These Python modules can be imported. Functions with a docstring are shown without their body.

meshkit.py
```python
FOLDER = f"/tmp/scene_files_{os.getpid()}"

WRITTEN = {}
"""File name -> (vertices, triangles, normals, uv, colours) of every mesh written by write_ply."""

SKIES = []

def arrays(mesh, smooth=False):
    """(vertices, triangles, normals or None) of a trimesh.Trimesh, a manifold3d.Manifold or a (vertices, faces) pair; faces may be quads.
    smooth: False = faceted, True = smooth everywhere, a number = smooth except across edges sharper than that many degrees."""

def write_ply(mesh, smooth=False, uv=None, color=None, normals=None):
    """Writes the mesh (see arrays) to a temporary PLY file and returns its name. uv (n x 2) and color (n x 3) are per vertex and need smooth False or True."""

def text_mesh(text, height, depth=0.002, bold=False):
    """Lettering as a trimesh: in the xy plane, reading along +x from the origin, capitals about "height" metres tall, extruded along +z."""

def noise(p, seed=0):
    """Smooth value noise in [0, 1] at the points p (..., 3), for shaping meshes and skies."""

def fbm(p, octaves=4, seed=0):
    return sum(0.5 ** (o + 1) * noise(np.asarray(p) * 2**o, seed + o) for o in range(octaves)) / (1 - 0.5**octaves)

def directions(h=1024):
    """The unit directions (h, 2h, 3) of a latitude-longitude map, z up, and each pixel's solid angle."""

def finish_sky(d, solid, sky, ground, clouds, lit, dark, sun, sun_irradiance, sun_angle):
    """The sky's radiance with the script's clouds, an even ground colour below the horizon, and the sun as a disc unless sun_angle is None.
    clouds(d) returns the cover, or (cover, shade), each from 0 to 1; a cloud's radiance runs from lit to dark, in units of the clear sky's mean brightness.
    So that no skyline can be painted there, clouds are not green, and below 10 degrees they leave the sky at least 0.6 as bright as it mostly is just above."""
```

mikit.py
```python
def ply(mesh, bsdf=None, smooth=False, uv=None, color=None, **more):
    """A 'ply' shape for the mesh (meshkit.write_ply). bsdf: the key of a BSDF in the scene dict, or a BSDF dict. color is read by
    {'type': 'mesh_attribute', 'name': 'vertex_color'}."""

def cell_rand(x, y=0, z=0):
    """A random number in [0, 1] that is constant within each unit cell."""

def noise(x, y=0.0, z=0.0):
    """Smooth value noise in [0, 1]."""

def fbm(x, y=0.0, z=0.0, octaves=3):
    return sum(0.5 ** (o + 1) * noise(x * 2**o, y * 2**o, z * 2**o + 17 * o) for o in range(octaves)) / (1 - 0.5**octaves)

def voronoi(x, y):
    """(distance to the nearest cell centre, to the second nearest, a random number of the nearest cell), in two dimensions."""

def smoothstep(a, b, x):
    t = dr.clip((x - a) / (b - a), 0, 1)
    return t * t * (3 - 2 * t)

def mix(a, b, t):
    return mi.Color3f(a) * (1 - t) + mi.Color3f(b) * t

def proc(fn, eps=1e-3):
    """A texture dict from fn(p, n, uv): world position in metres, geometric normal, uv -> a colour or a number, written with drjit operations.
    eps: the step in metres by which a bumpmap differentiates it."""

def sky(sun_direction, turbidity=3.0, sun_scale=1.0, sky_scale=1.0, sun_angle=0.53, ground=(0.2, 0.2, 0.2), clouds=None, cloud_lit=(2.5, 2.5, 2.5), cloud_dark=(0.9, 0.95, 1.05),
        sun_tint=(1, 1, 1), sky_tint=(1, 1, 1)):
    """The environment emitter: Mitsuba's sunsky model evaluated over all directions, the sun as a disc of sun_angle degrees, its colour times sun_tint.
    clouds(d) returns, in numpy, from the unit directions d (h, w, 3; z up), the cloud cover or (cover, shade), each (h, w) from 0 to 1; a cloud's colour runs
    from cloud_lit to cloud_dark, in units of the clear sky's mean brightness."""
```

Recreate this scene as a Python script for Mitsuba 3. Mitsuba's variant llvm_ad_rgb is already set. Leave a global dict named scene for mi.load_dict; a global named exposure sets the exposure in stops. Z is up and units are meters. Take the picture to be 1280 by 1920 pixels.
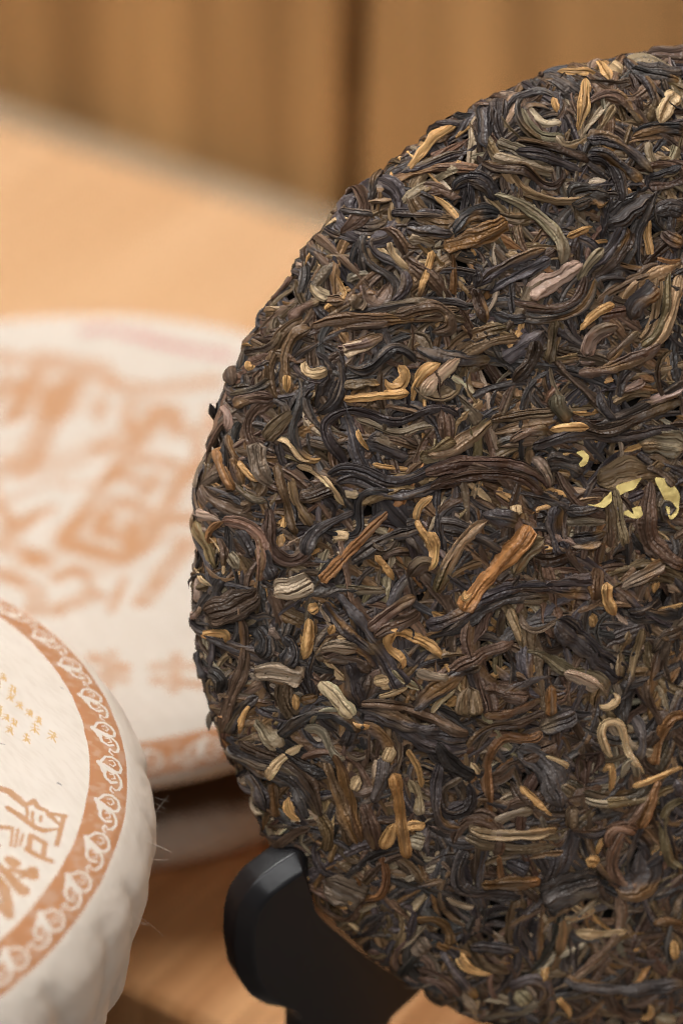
import math
import drjit as dr
import mitsuba as mi
import mikit
import numpy as np
import trimesh
import meshkit
from scipy.interpolate import CubicSpline, RegularGridInterpolator
from mikit import mix, noise, fbm, smoothstep

T = mi.ScalarTransform4f
scene, labels = {}, {}
rng = np.random.default_rng(11)

# ------------------------------------------------------------------ camera, light, exposure
ELEV = math.radians(34)
CAM = np.array([-0.06994, -0.48540, 0.44945])
VIEW = np.array([0, math.cos(ELEV), -math.sin(ELEV)])
scene['camera'] = {
    'type': 'thinlens', 'fov': 2 * math.degrees(math.atan(640 / 5640)), 'fov_axis': 'x',
    'aperture_radius': 0.0076, 'focus_distance': 0.564, 'near_clip': 0.02, 'far_clip': 20.0,
    'to_world': T().look_at(origin=CAM.tolist(), target=(CAM + VIEW).tolist(), up=[0, 0, 1])}
exposure = 0.39


def softbox(key, at, aim, w, h, rgb, label):
    scene[key] = {'type': 'rectangle', 'to_world': T().look_at(origin=at, target=aim, up=[0, 0.1, 1]) @ T().scale([w / 2, h / 2, 1]),
                  'emitter': {'type': 'area', 'radiance': {'type': 'rgb', 'value': rgb}}}
    labels[key] = {'label': label, 'category': 'studio lamp'}


softbox('softbox_lamp', [-0.46, 0.27, 1.36], [-0.05, 0.05, 0.05], 0.62, 0.62, [10.2, 10.0, 9.75], 'large square softbox lamp hanging high above the left of the table')
softbox('softbox_lamp_001', [-0.66, -0.92, 1.22], [-0.05, 0.0, 0.06], 0.6, 0.6, [2.0, 1.98, 1.96], 'dimmer square softbox lamp in front of the table on the left')
softbox('softbox_lamp_002', [0.10, -0.95, 1.25], [-0.05, 0.0, 0.06], 0.7, 0.7, [2.9, 2.87, 2.84], 'soft square lamp high in front of the table near the camera')
scene['room_light'] = {'type': 'constant', 'radiance': {'type': 'rgb', 'value': [0.05, 0.05, 0.05]}}


# ------------------------------------------------------------------ helpers
def rgb(*v):
    return {'type': 'rgb', 'value': list(v)}


def add(key, mesh, bsdf, smooth=False, **kw):
    base, k, i = key, key, 0
    while k in scene:
        i += 1
        k = f'{base}_{i:03d}'
    scene[k] = mikit.ply(mesh, bsdf, smooth=smooth, **kw)
    return k


def tag(key, label=None, category=None, group=None, kind=None):
    labels[key] = {a: b for a, b in dict(label=label, category=category, group=group, kind=kind).items() if b}


def bevel_box(size, c=0.002):
    import manifold3d as m3
    x, y, z = (s / 2 - c for s in size)
    pts = [(sx * x + dx, sy * y + dy, sz * z + dz) for sx in (-1, 1) for sy in (-1, 1) for sz in (-1, 1)
           for dx, dy, dz in ((sx * c, 0, 0), (0, sy * c, 0), (0, 0, sz * c), (.6 * sx * c, .6 * sy * c, .6 * sz * c))]
    m = m3.Manifold.hull_points(np.array(pts)).to_mesh()
    return trimesh.Trimesh(m.vert_properties[:, :3], m.tri_verts, process=True)


# ------------------------------------------------------------------ materials: woods
YAW_B = math.radians(34.7)
EX = np.array([math.cos(YAW_B), -math.sin(YAW_B), 0])      # along the board's edges
EY = np.array([math.sin(YAW_B), math.cos(YAW_B), 0])       # across the board, away from the viewer


def board_color(p, n, uv):
    a = p.x * EX[0] + p.y * EX[1]
    b = p.x * EY[0] + p.y * EY[1]
    strip = mikit.cell_rand(a / 0.032 + 0.3, 3.0, 1.0)
    g = fbm(a * 260 + fbm(a * 14, b * 5, 0) * 3, b * 9, 2, octaves=3)
    fine = noise(a * 1500, b * 40, 5)
    t = dr.clip(0.30 + 0.55 * g + 0.15 * (fine - .5) + 0.16 * (strip - .5), 0, 1)
    return mix((0.62, 0.345, 0.16), (0.84, 0.545, 0.31), t)


def board_rough(p, n, uv):
    a = p.x * EX[0] + p.y * EX[1]
    b = p.x * EY[0] + p.y * EY[1]
    return 0.42 + 0.14 * noise(a * 500, b * 12, 8)


def ledge_color(p, n, uv):
    return mix((0.33, 0.24, 0.15), (0.46, 0.35, 0.235), fbm(p.x * 60, p.y * 60, 1, octaves=4))


scene['m_ledge'] = {'type': 'twosided', 'bsdf': {'type': 'principled', 'base_color': mikit.proc(ledge_color), 'roughness': 0.5, 'specular': 0.4}}


def front_board_color(p, n, uv):
    a = p.x * EX[0] + p.y * EX[1]
    b = p.x * EY[0] + p.y * EY[1]
    g = fbm(a * 210 + fbm(a * 14, b * 5, 0) * 4, b * 8, 2, octaves=3)
    fine = noise(a * 1300, b * 40, 5)
    return mix((0.50, 0.225, 0.082), (0.82, 0.45, 0.205), dr.clip(-.45 + 1.75 * g + 0.25 * (fine - .5), 0, 1))


scene['m_front_board'] = {'type': 'twosided', 'bsdf': {'type': 'principled', 'base_color': mikit.proc(front_board_color), 'roughness': 0.42, 'specular': 0.4}}
scene['m_board'] = {'type': 'twosided', 'bsdf': {'type': 'principled', 'base_color': mikit.proc(board_color), 'roughness': mikit.proc(board_rough), 'specular': 0.4}}


def wall_color(p, n, uv):
    a = p.x * EX[0] + p.y * EX[1] + 0.044 * p.z
    pl = mikit.cell_rand(dr.floor((a + 0.2626) / 0.2), 7.0, 2.0)
    wob = fbm(a * 12, p.z * 4, 1 + pl * 9, octaves=2)
    g = fbm(a * 90 + wob * 5, p.z * 3.0, 3 + pl * 5, octaves=3)
    band = 0.42 * noise(a * 34 + wob * 2, p.z * 1.2, 9) + 0.58 * noise(a * 66 + wob, p.z * 1.5, 6)
    fine = noise(a * 900, p.z * 14, 4)
    t = dr.clip(-0.02 + 0.7 * g + 0.48 * band + 0.2 * (fine - .5), 0, 1)
    return mix((0.15, 0.075, 0.024), (0.66, 0.40, 0.170), t)


scene['m_wall'] = {'type': 'twosided', 'bsdf': {'type': 'principled', 'base_color': mikit.proc(wall_color), 'roughness': 0.6, 'specular': 0.3}}
scene['m_gap'] = {'type': 'diffuse', 'reflectance': rgb(0.07, 0.035, 0.015)}


def table_color(p, n, uv):
    g = fbm(p.x * 60, p.y * 60, 1, octaves=4)
    return mix((0.10, 0.085, 0.072), (0.17, 0.148, 0.13), g)


scene['m_table'] = {'type': 'twosided', 'bsdf': {'type': 'principled', 'base_color': mikit.proc(table_color), 'roughness': 0.5, 'specular': 0.4}}

# ------------------------------------------------------------------ the setting
TZ = -0.022
add('table_surface', trimesh.creation.box((6, 6, 0.02)).apply_translation((0, 0, TZ - 0.01)), 'm_table')
tag('table_surface', 'dark grey brown table top under the wooden boards', kind='structure')

front = np.array([-0.1186, -0.0012, 0])
for key, w0_, w1_, mat, lab in (('tea_board', 0, .160, 'm_front_board', 'orange brown wooden board under the black stand and the blurred stack'),
                                ('tea_board_001', .1615, .304, 'm_board', 'pale peach wooden board at the back, in front of the planks')):
    b = bevel_box((1.3, w1_ - w0_, 0.022), 0.0025)
    M = np.eye(4)
    M[:3, 0], M[:3, 1] = EX, EY
    M[:3, 3] = front + EY * (w0_ + w1_) / 2 + EX * 0.12 + np.array([0, 0, -0.011])
    b.apply_transform(M)
    add(key, b, mat, smooth=30)
    tag(key, lab, 'wooden board')

# back wall of upright planks
w0 = np.array([-0.1852, 0.4371, 0])
tag('wood_wall', 'brown upright wooden planks standing behind the pale board', 'wooden wall')
roll = T().translate((w0).tolist()) @ T().rotate([0, 0, 1], -34.7)
TILT = math.radians(2.5)
for i in range(-4, 5):
    x0 = 0.1407 + i * 0.2
    pl = bevel_box((0.190, 0.022, 1.0), 0.003)
    pl.apply_transform(trimesh.transformations.rotation_matrix(TILT, [0, 1, 0]))
    pl.apply_translation((x0 + 0.1 + 0.44 * math.tan(TILT) , 0.011 + (0.0012 if i % 2 else 0), 0.44))
    pl.apply_transform(np.array(roll.matrix, float).reshape(4, 4))
    add('wood_wall__plank', pl, 'm_wall', smooth=30)
ld = bevel_box((2.2, 0.020, 0.02), .002).apply_translation((0.1, -0.0085, -0.0145))
ld.apply_transform(np.array(roll.matrix, float).reshape(4, 4))
add('wood_wall__ledge', ld, 'm_ledge', smooth=30)
bk = trimesh.creation.box((2.2, 0.012, 1.0)).apply_translation((0.1, 0.031, 0.47))
bk.apply_transform(np.array(roll.matrix, float).reshape(4, 4))
add('wood_wall__backing', bk, 'm_gap')

# ------------------------------------------------------------------ wrapped tea cakes: prints
FRONT_INK = "596,-33,612,-37,6.4,7 612,-37,631,-43,7,7.7 631,-43,649,-60,7.7,8.3 649,-60,663,-76,7.3,6.7 663,-76,672,-70,6.7,6 672,-70,678,-61,6,5.4 678,-61,687,-78,5.4,5.1 687,-78,703,-86,5.1,4.9 704,-90,737,-94,2.4,6.3 709,-95,734,-123,6.3,1.9 736,-94,732,-139,4.8,4.8 732,-139,729,-171,4.8,4.8 633,-87,647,-99,4.9,5.6 647,-99,658,-107,5.6,6.3 636,-91,652,-103,5.3,5.6 652,-103,669,-118,5.6,5.8 669,-118,689,-135,5.8,6.1 689,-135,703,-140,6.1,6.3 702,-139,715,-136,5.8,4.1 715,-136,729,-129,4.1,2.4 667,-84,670,-99,3.4,3.4 670,-99,669,-115,3.4,3.4 679,-93,679,-107,2.9,2.9 679,-107,682,-120,2.9,2.9 695,-101,695,-115,2.9,2.9 607,-147,622,-141,4.8,5.8 622,-141,638,-141,5.8,6.7 647,-139,648,-189,2.9,2.9 657,-142,656,-189,2.9,2.9 667,-155,664,-185,2.9,2.9 681,-155,709,-173,5.3,5.3 681,-157,680,-193,5.3,5.3 708,-173,707,-205,5.3,5.3 677,-193,698,-207,6.2,6 698,-207,722,-215,6,5.7 613,-155,617,-203,5.8,5.8 605,-179,627,-191,3.8,3.8 648,-224,658,-232,9.5,11.9 654,-248,673,-254,5.2,8.1 673,-254,694,-258,8.1,10.9 672,-268,692,-246,2.8,10.9 626,-238,649,-261,7.1,8.7 649,-261,663,-281,8.7,10.3 663,-281,680,-300,10.3,11.9 629,-273,647,-300,10.4,10.1 647,-300,655,-330,10.1,9.7 655,-330,660,-360,9.7,9.4 629,-327,652,-353,7,7 615,-226,631,-242,5.7,5.7 668,-281,685,-292,4.7,4.7"
GOLD_INK = "603,256,611,250,1.2,1.2 601,248,615,242,1,1 608,255,609,232,1,1 607,243,601,236,1.5,1.5 609,241,614,229,1,1 614,249,611,238,1.5,1.5 622,233,633,227,1,1 621,228,634,220,1.5,1.5 630,232,628,211,1.2,1.2 627,222,621,215,1.4,1.4 628,220,634,208,1.2,1.2 623,219,631,215,1,1 642,212,653,205,1.2,1.2 641,207,654,198,1.4,1.4 649,211,648,190,1.4,1.4 646,200,641,194,1.2,1.2 649,198,654,187,1.2,1.2 643,198,650,194,1,1 652,207,653,194,1.4,1.4 662,191,672,185,1.2,1.2 661,186,673,176,1,1 667,191,665,171,1.4,1.4 666,179,660,173,1,1 668,177,673,166,1.4,1.4 664,176,669,174,1.2,1.2 670,187,670,174,1.4,1.4 656,167,668,160,1.2,1.2 654,156,671,150,1,1 661,168,663,139,1.2,1.2 663,151,654,143,1.2,1.2 663,150,671,135,1.2,1.2 657,148,667,143,1.4,1.4 690,152,703,142,1.2,1.2 688,143,705,133,1.4,1.4 700,148,695,124,1,1 696,135,688,127,1.2,1.2 697,134,704,118,1.2,1.2 702,144,700,129,1,1 573,301,583,293,1.5,1.5 572,293,586,282,1,1 580,299,579,275,1.5,1.5 578,286,572,278,1,1 580,284,586,271,1.5,1.5 578,281,583,278,1,1 583,294,583,280,1,1 604,283,615,275,1.5,1.5 602,273,617,264,1.2,1.2 608,283,607,259,1.2,1.2 608,268,602,261,1,1 611,266,617,253,1.2,1.2 613,277,615,262,1.5,1.5 586,204,595,197,1.4,1.4 585,196,596,188,1.4,1.4 589,203,590,183,1.2,1.2 590,192,585,186,1.4,1.4 592,190,596,179,1,1 588,189,594,185,1.4,1.4 594,198,593,187,1.4,1.4 601,189,610,184,1.2,1.2 600,181,612,177,1.2,1.2 608,188,606,169,1,1 605,178,600,172,1.4,1.4 606,177,612,166,1.2,1.2 609,185,610,173,1.4,1.4 617,176,626,170,1.2,1.2 616,170,628,164,1,1 620,177,622,155,1,1 621,164,616,158,1.2,1.2 623,162,627,152,1.4,1.4 620,161,623,159,1.4,1.4 627,170,626,159,1.2,1.2 610,152,621,146,1,1 609,147,623,136,1.2,1.2 617,152,614,130,1,1 615,140,609,132,1,1 618,137,623,125,1.4,1.4 620,147,619,134,1.4,1.4 645,132,654,126,1.2,1.2 643,125,657,115,1.2,1.2 649,133,648,110,1.4,1.4 650,118,643,112,1.2,1.2 651,117,657,104,1.2,1.2 647,115,653,112,1.4,1.4 556,355,564,349,1.2,1.2 554,348,567,339,1,1 560,354,559,334,1.5,1.5 559,343,554,336,1.2,1.2 562,341,567,330,1.2,1.2 559,339,564,336,1,1 584,320,592,314,1.5,1.5 583,312,595,305,1.5,1.5 588,319,589,298,1.2,1.2 588,307,583,301,1,1 591,305,595,295,1.5,1.5 584,305,593,301,1.5,1.5 561,250,571,243,1.2,1.2 559,242,572,236,1.2,1.2 566,249,565,230,1,1 565,238,559,232,1.5,1.5 566,237,571,226,1.5,1.5 562,236,569,232,1.5,1.5 585,217,595,209,1.2,1.2 583,210,595,201,1.4,1.4 590,215,588,197,1.2,1.2 590,204,584,198,1,1 590,203,595,192,1.2,1.2 586,202,590,200,1,1 594,211,592,200,1.2,1.2"
BACK_INK = "-240,643,-181,616,32.9,32.9 -108,616,-44,589,46.9,46.9 -44,589,30,567,46.9,46.9 30,567,74,503,26.1,26.1 74,503,109,471,26.1,26.1 109,471,187,461,29.5,29.5 187,461,329,513,29.5,29.5 -111,578,-156,336,28.1,28.1 -21,503,-59,346,34.3,34.3 -59,346,-93,175,34.3,34.3 -93,175,-153,121,19.6,19.6 213,387,129,146,21.1,21.1 129,146,70,-18,21.1,21.1 70,-18,14,-185,21.1,21.1 56,190,114,210,17.9,17.9 -7,25,51,29,11.4,11.4 241,367,246,265,21,21 246,265,338,285,21,21 329,377,333,265,16.5,16.5 149,155,220,136,22.3,22.3 220,136,291,87,22.3,22.3 108,-37,161,-56,21.8,21.8 161,-56,216,-93,21.8,21.8 291,107,236,-74,23.9,23.9 236,-74,183,-248,23.9,23.9 216,-93,300,-121,19.1,19.1 300,-121,373,-139,19.1,19.1 16,-212,86,-248,25.6,25.6 86,-248,154,-274,25.6,25.6 101,-93,90,-166,19.1,19.1 90,-166,169,-194,19.1,19.1 294,-212,248,-336,24.8,24.8 248,-336,203,-440,24.8,24.8 -137,-221,-83,-248,27.3,27.3 -83,-248,-28,-292,27.3,27.3 -136,-336,-78,-362,22.7,22.7 -78,-362,-34,-406,22.7,22.7 -34,-406,-33,-474,22.7,22.7 -38,-474,16,-474,25.6,25.6 16,-474,73,-431,25.6,25.6 81,-397,107,-423,18.4,18.4 -151,-65,-108,-139,17.4,17.4 -108,-139,-117,-212,17.4,17.4 -201,126,-166,-18,17.7,17.7 108,-644,178,-680,16.2,16.2 126,-700,180,-716,13.7,13.7 148,-632,143,-744,13.8,13.8 245,-672,342,-664,14.5,14.5 289,-632,287,-744,13.8,13.8 248,-716,344,-724,13.7,13.7 166,-139,162,-239,17.2,17.2 -193,556,-210,387,14,14 134,429,115,367,18.4,18.4 115,367,143,265,18.4,18.4 63,408,52,326,15.6,15.6 158,387,224,377,15.6,15.6 207,68,186,-18,13.2,13.2 295,265,311,126,16.3,16.3 -202,471,-139,513,18.4,18.4 -74,471,-84,326,18.4,18.4 -121,68,-78,126,15.9,15.9 316,-9,349,-27,14.8,14.8 349,-27,326,-248,14.8,14.8 158,-354,136,-474,12.6,12.6 2,-354,40,-319,14.3,14.3 40,-319,78,-354,14.3,14.3 -108,-194,-74,-111,17.1,17.1 -74,-111,-30,-74,17.1,17.1 123,68,166,49,13.2,13.2"
PINK_INK = "-4,782,49,797,24.4,24.4 92,760,138,754,24.4,24.4 162,726,209,704,24.3,24.3 241,685,278,674,23.1,23.1 319,660,353,652,23.1,23.1"



def parse(s):
    return [tuple(float(v) for v in q.split(',')) for q in s.split()]


def strokes(x, y, segs, soft=0.5):
    """How much ink lies at the point x, y (tenths of a millimetre) from tapered strokes."""
    d = mi.Float(1e6)
    for ax, ay, bx, by, wa, wb in segs:
        ex, ey = bx - ax, by - ay
        q = 1.0 / max(ex * ex + ey * ey, 1e-6)
        t = dr.clip(((x - ax) * ex + (y - ay) * ey) * q, 0, 1)
        d = dr.minimum(d, dr.sqrt(dr.square(x - ax - ex * t) + dr.square(y - ay - ey * t)) - (wa + (wb - wa) * t))
    return 1 - smoothstep(-soft, soft, d)


def clouds(phi, s, n_rep, s_in, s_out):
    """White cloud scrolls on a printed ring, s in millimetres from the middle of the paper."""
    pitch = 2 * math.pi / n_rep
    mid = (s_in + s_out) / 2
    k = phi / pitch
    xi = (0.5 - (k - dr.floor(k))) * (pitch * mid)          # along the ring, clockwise positive
    eta = s - mid
    w = (s_out - s_in) / 7.4
    xi, eta = xi / w, eta / w
    d = mi.Float(9)
    for wd, *pp in SCROLL:
        for (ax, ay), (bx, by) in zip(pp[:-1], pp[1:]):
            ex, ey = bx - ax, by - ay
            t = dr.clip(((xi - ax) * ex + (eta - ay) * ey) / (ex * ex + ey * ey), 0, 1)
            d = dr.minimum(d, dr.sqrt(dr.square(xi - ax - ex * t) + dr.square(eta - ay - ey * t)) - wd)
    return 1 - smoothstep(-0.07, 0.07, d)


SCROLL = [
    (0.543, (-2.51, -1.94), (-1.32, -1.31), (-0.09, -1.0)),
    (0.706, (-1.63, -1.17), (-1.06, -0.19), (-0.62, 0.78)),
    (0.281, (-2.95, -1.44), (-4.36, -0.67), (-4.85, 0.72), (-4.05, 1.94), (-2.51, 2.53), (-1.06, 2.11), (-0.75, 1.19)),
    (0.141, (-3.52, 0.08), (-3.88, 0.83), (-3.0, 1.33), (-2.2, 0.78), (-2.56, 0.17)),
    (0.306, (-0.09, -1.0), (1.67, -0.72), (2.6, 0.39), (2.03, 1.39)),
    (0.281, (-0.44, 1.33), (1.01, 2.28), (2.56, 2.44), (3.88, 1.94)),
    (0.141, (0.35, 0.0), (0.18, 0.83), (1.15, 1.17), (1.59, 0.44)),
    (0.192, (3.88, 1.94), (4.32, 1.28), (3.61, 0.5), (4.67, 0.28), (5.64, 1.17), (6.61, 0.94), (6.3, 0.17))]


PAPER_A, PAPER_B = (0.80, 0.725, 0.635), (0.66, 0.575, 0.48)
WASH_X, WASH_Y, WASH_R = 2.5, 9.1, 62.0
GAP_SHADE = (0.15, 0.085, 0.045)  # painted shade that darkens the gap between the stacked cakes
RING_INK = (0.53, 0.255, 0.125)


def paper_fibres(x, y):
    a = noise(x * 0.9 + y * 0.5, (y - x * .6) * 0.11, 3)
    c = noise((x - y) * 0.13, (x + y) * 1.1, 8)
    return dr.clip(0.5 * a + 0.5 * c, 0, 1)


def ring_print(base, phi, s, x, y, n_rep, s_in, s_out):
    edge = 0.25 * (noise(x * .25, y * .25, 2) - .5)
    on = smoothstep(s_in - .12, s_in + .12, s + edge) * (1 - smoothstep(s_out - .12, s_out + .12, s + edge))
    worn = 0.80 + 0.2 * smoothstep(0.25, 0.6, fbm(x * .6, y * .6, 4))
    return mix(base, RING_INK, on * worn * (1 - clouds(phi, s, n_rep, s_in, s_out)))


FRONT, GOLD = parse(FRONT_INK), parse(GOLD_INK)
BACK, PINK = parse(BACK_INK), parse(PINK_INK)
FLECKS = [(718, -4, 726, -9, 2.0, .6), (598, 96, 612, 93, 1.2, .5), (700, 300, 706, 297, 1, .5), (640, -330, 648, -322, 1.5, .5)]


def front_color(p, n, uv):
    phi, s = uv.x * (2 * math.pi), uv.y * 1000
    x, y = s * dr.cos(phi), s * dr.sin(phi)
    f = paper_fibres(x * 2.2, y * 2.2)
    base = mix(PAPER_A, PAPER_B, 0.30 * smoothstep(0.35, 0.85, f) * (1 - .7 * smoothstep(82, 92, s)) + 0.5 * (fbm(x * .12, y * .12, 6) - .35))
    near = (s < 80)
    ink = strokes(x * 10, y * 10, FRONT, 0.7)
    gold = strokes(x * 10, y * 10, GOLD, 0.6)
    col = mix(base, (0.54, 0.275, 0.125), ink * (0.78 + .22 * f))
    col = mix(col, (0.66, 0.40, 0.12), gold * .85)
    col = mix(col, (0.09, 0.08, 0.08), strokes(x * 10, y * 10, FLECKS, 1.0) * .8)
    return ring_print(col, phi, s, x, y, 46, S_IN1, S_OUT1)


def back_color(p, n, uv):
    phi, s = uv.x * (2 * math.pi), uv.y * 1000
    x, y = s * dr.cos(phi), s * dr.sin(phi)
    f = paper_fibres(x, y)
    base = mix((0.76, 0.69, 0.61), PAPER_B, 0.6 * f)
    ink = strokes(x * 10, y * 10, BACK, 7)
    pink = strokes(x * 10, y * 10, PINK, 5)
    wornp = 0.30 + .75 * fbm(x * .4, y * .4, 3)
    wash = smoothstep(.42, .66, fbm((x + y * .7) * .05, (y - x * .7) * .16, 12)) * smoothstep(0, 14, WASH_R - dr.sqrt(dr.square(x - WASH_X) + dr.square((y - WASH_Y) * 1.25)))
    col = mix(base, (0.59, 0.325, 0.175), dr.clip(ink * wornp + .42 * wash, 0, 1))
    col = mix(col, (0.62, 0.30, 0.27), pink * .75)
    col = mix(col, GAP_SHADE, smoothstep(105.5, 109, s + 3 * (fbm(x * .1, y * .1, 2) - .5)))      # shade of the stack gap, painted on the folded underside
    return ring_print(col, phi + 0.04, s, x, y, 46, 92.0, 100.0)


def plain_color(p, n, uv):
    phi, s = uv.x * (2 * math.pi), uv.y * 1000
    x, y = s * dr.cos(phi), s * dr.sin(phi)
    f = paper_fibres(x, y)
    base = mix(PAPER_A, PAPER_B, f)
    base = mix(base, GAP_SHADE, dr.maximum(smoothstep(104, 116, s), 1 - smoothstep(86, 91, s + 4 * (fbm(x * .1, y * .1, 2) - .5))))  # top and underside painted dark, as the shade between stacked cakes
    return base


def paper_bump(p, n, uv):
    phi, s = uv.x * (2 * math.pi), uv.y * 1000
    x, y = s * dr.cos(phi), s * dr.sin(phi)
    return 0.5 * fbm(x * .5, y * .5, 1, octaves=3) + 0.5 * noise(x * 3.1 + y, (y - x * .4) * .5, 7)


def wrap_profile(pts, rows=250):
    pts = np.array(pts, float)
    d = np.r_[0, np.cumsum(np.hypot(*np.diff(pts, axis=0).T))]
    s = np.linspace(0, d[-1], rows)
    from scipy.interpolate import PchipInterpolator
    r, z = PchipInterpolator(d, pts[:, 0])(s), PchipInterpolator(d, pts[:, 1])(s)
    s2 = np.r_[0, np.cumsum(np.hypot(np.diff(r), np.diff(z)))]
    return s2, r, z


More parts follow.
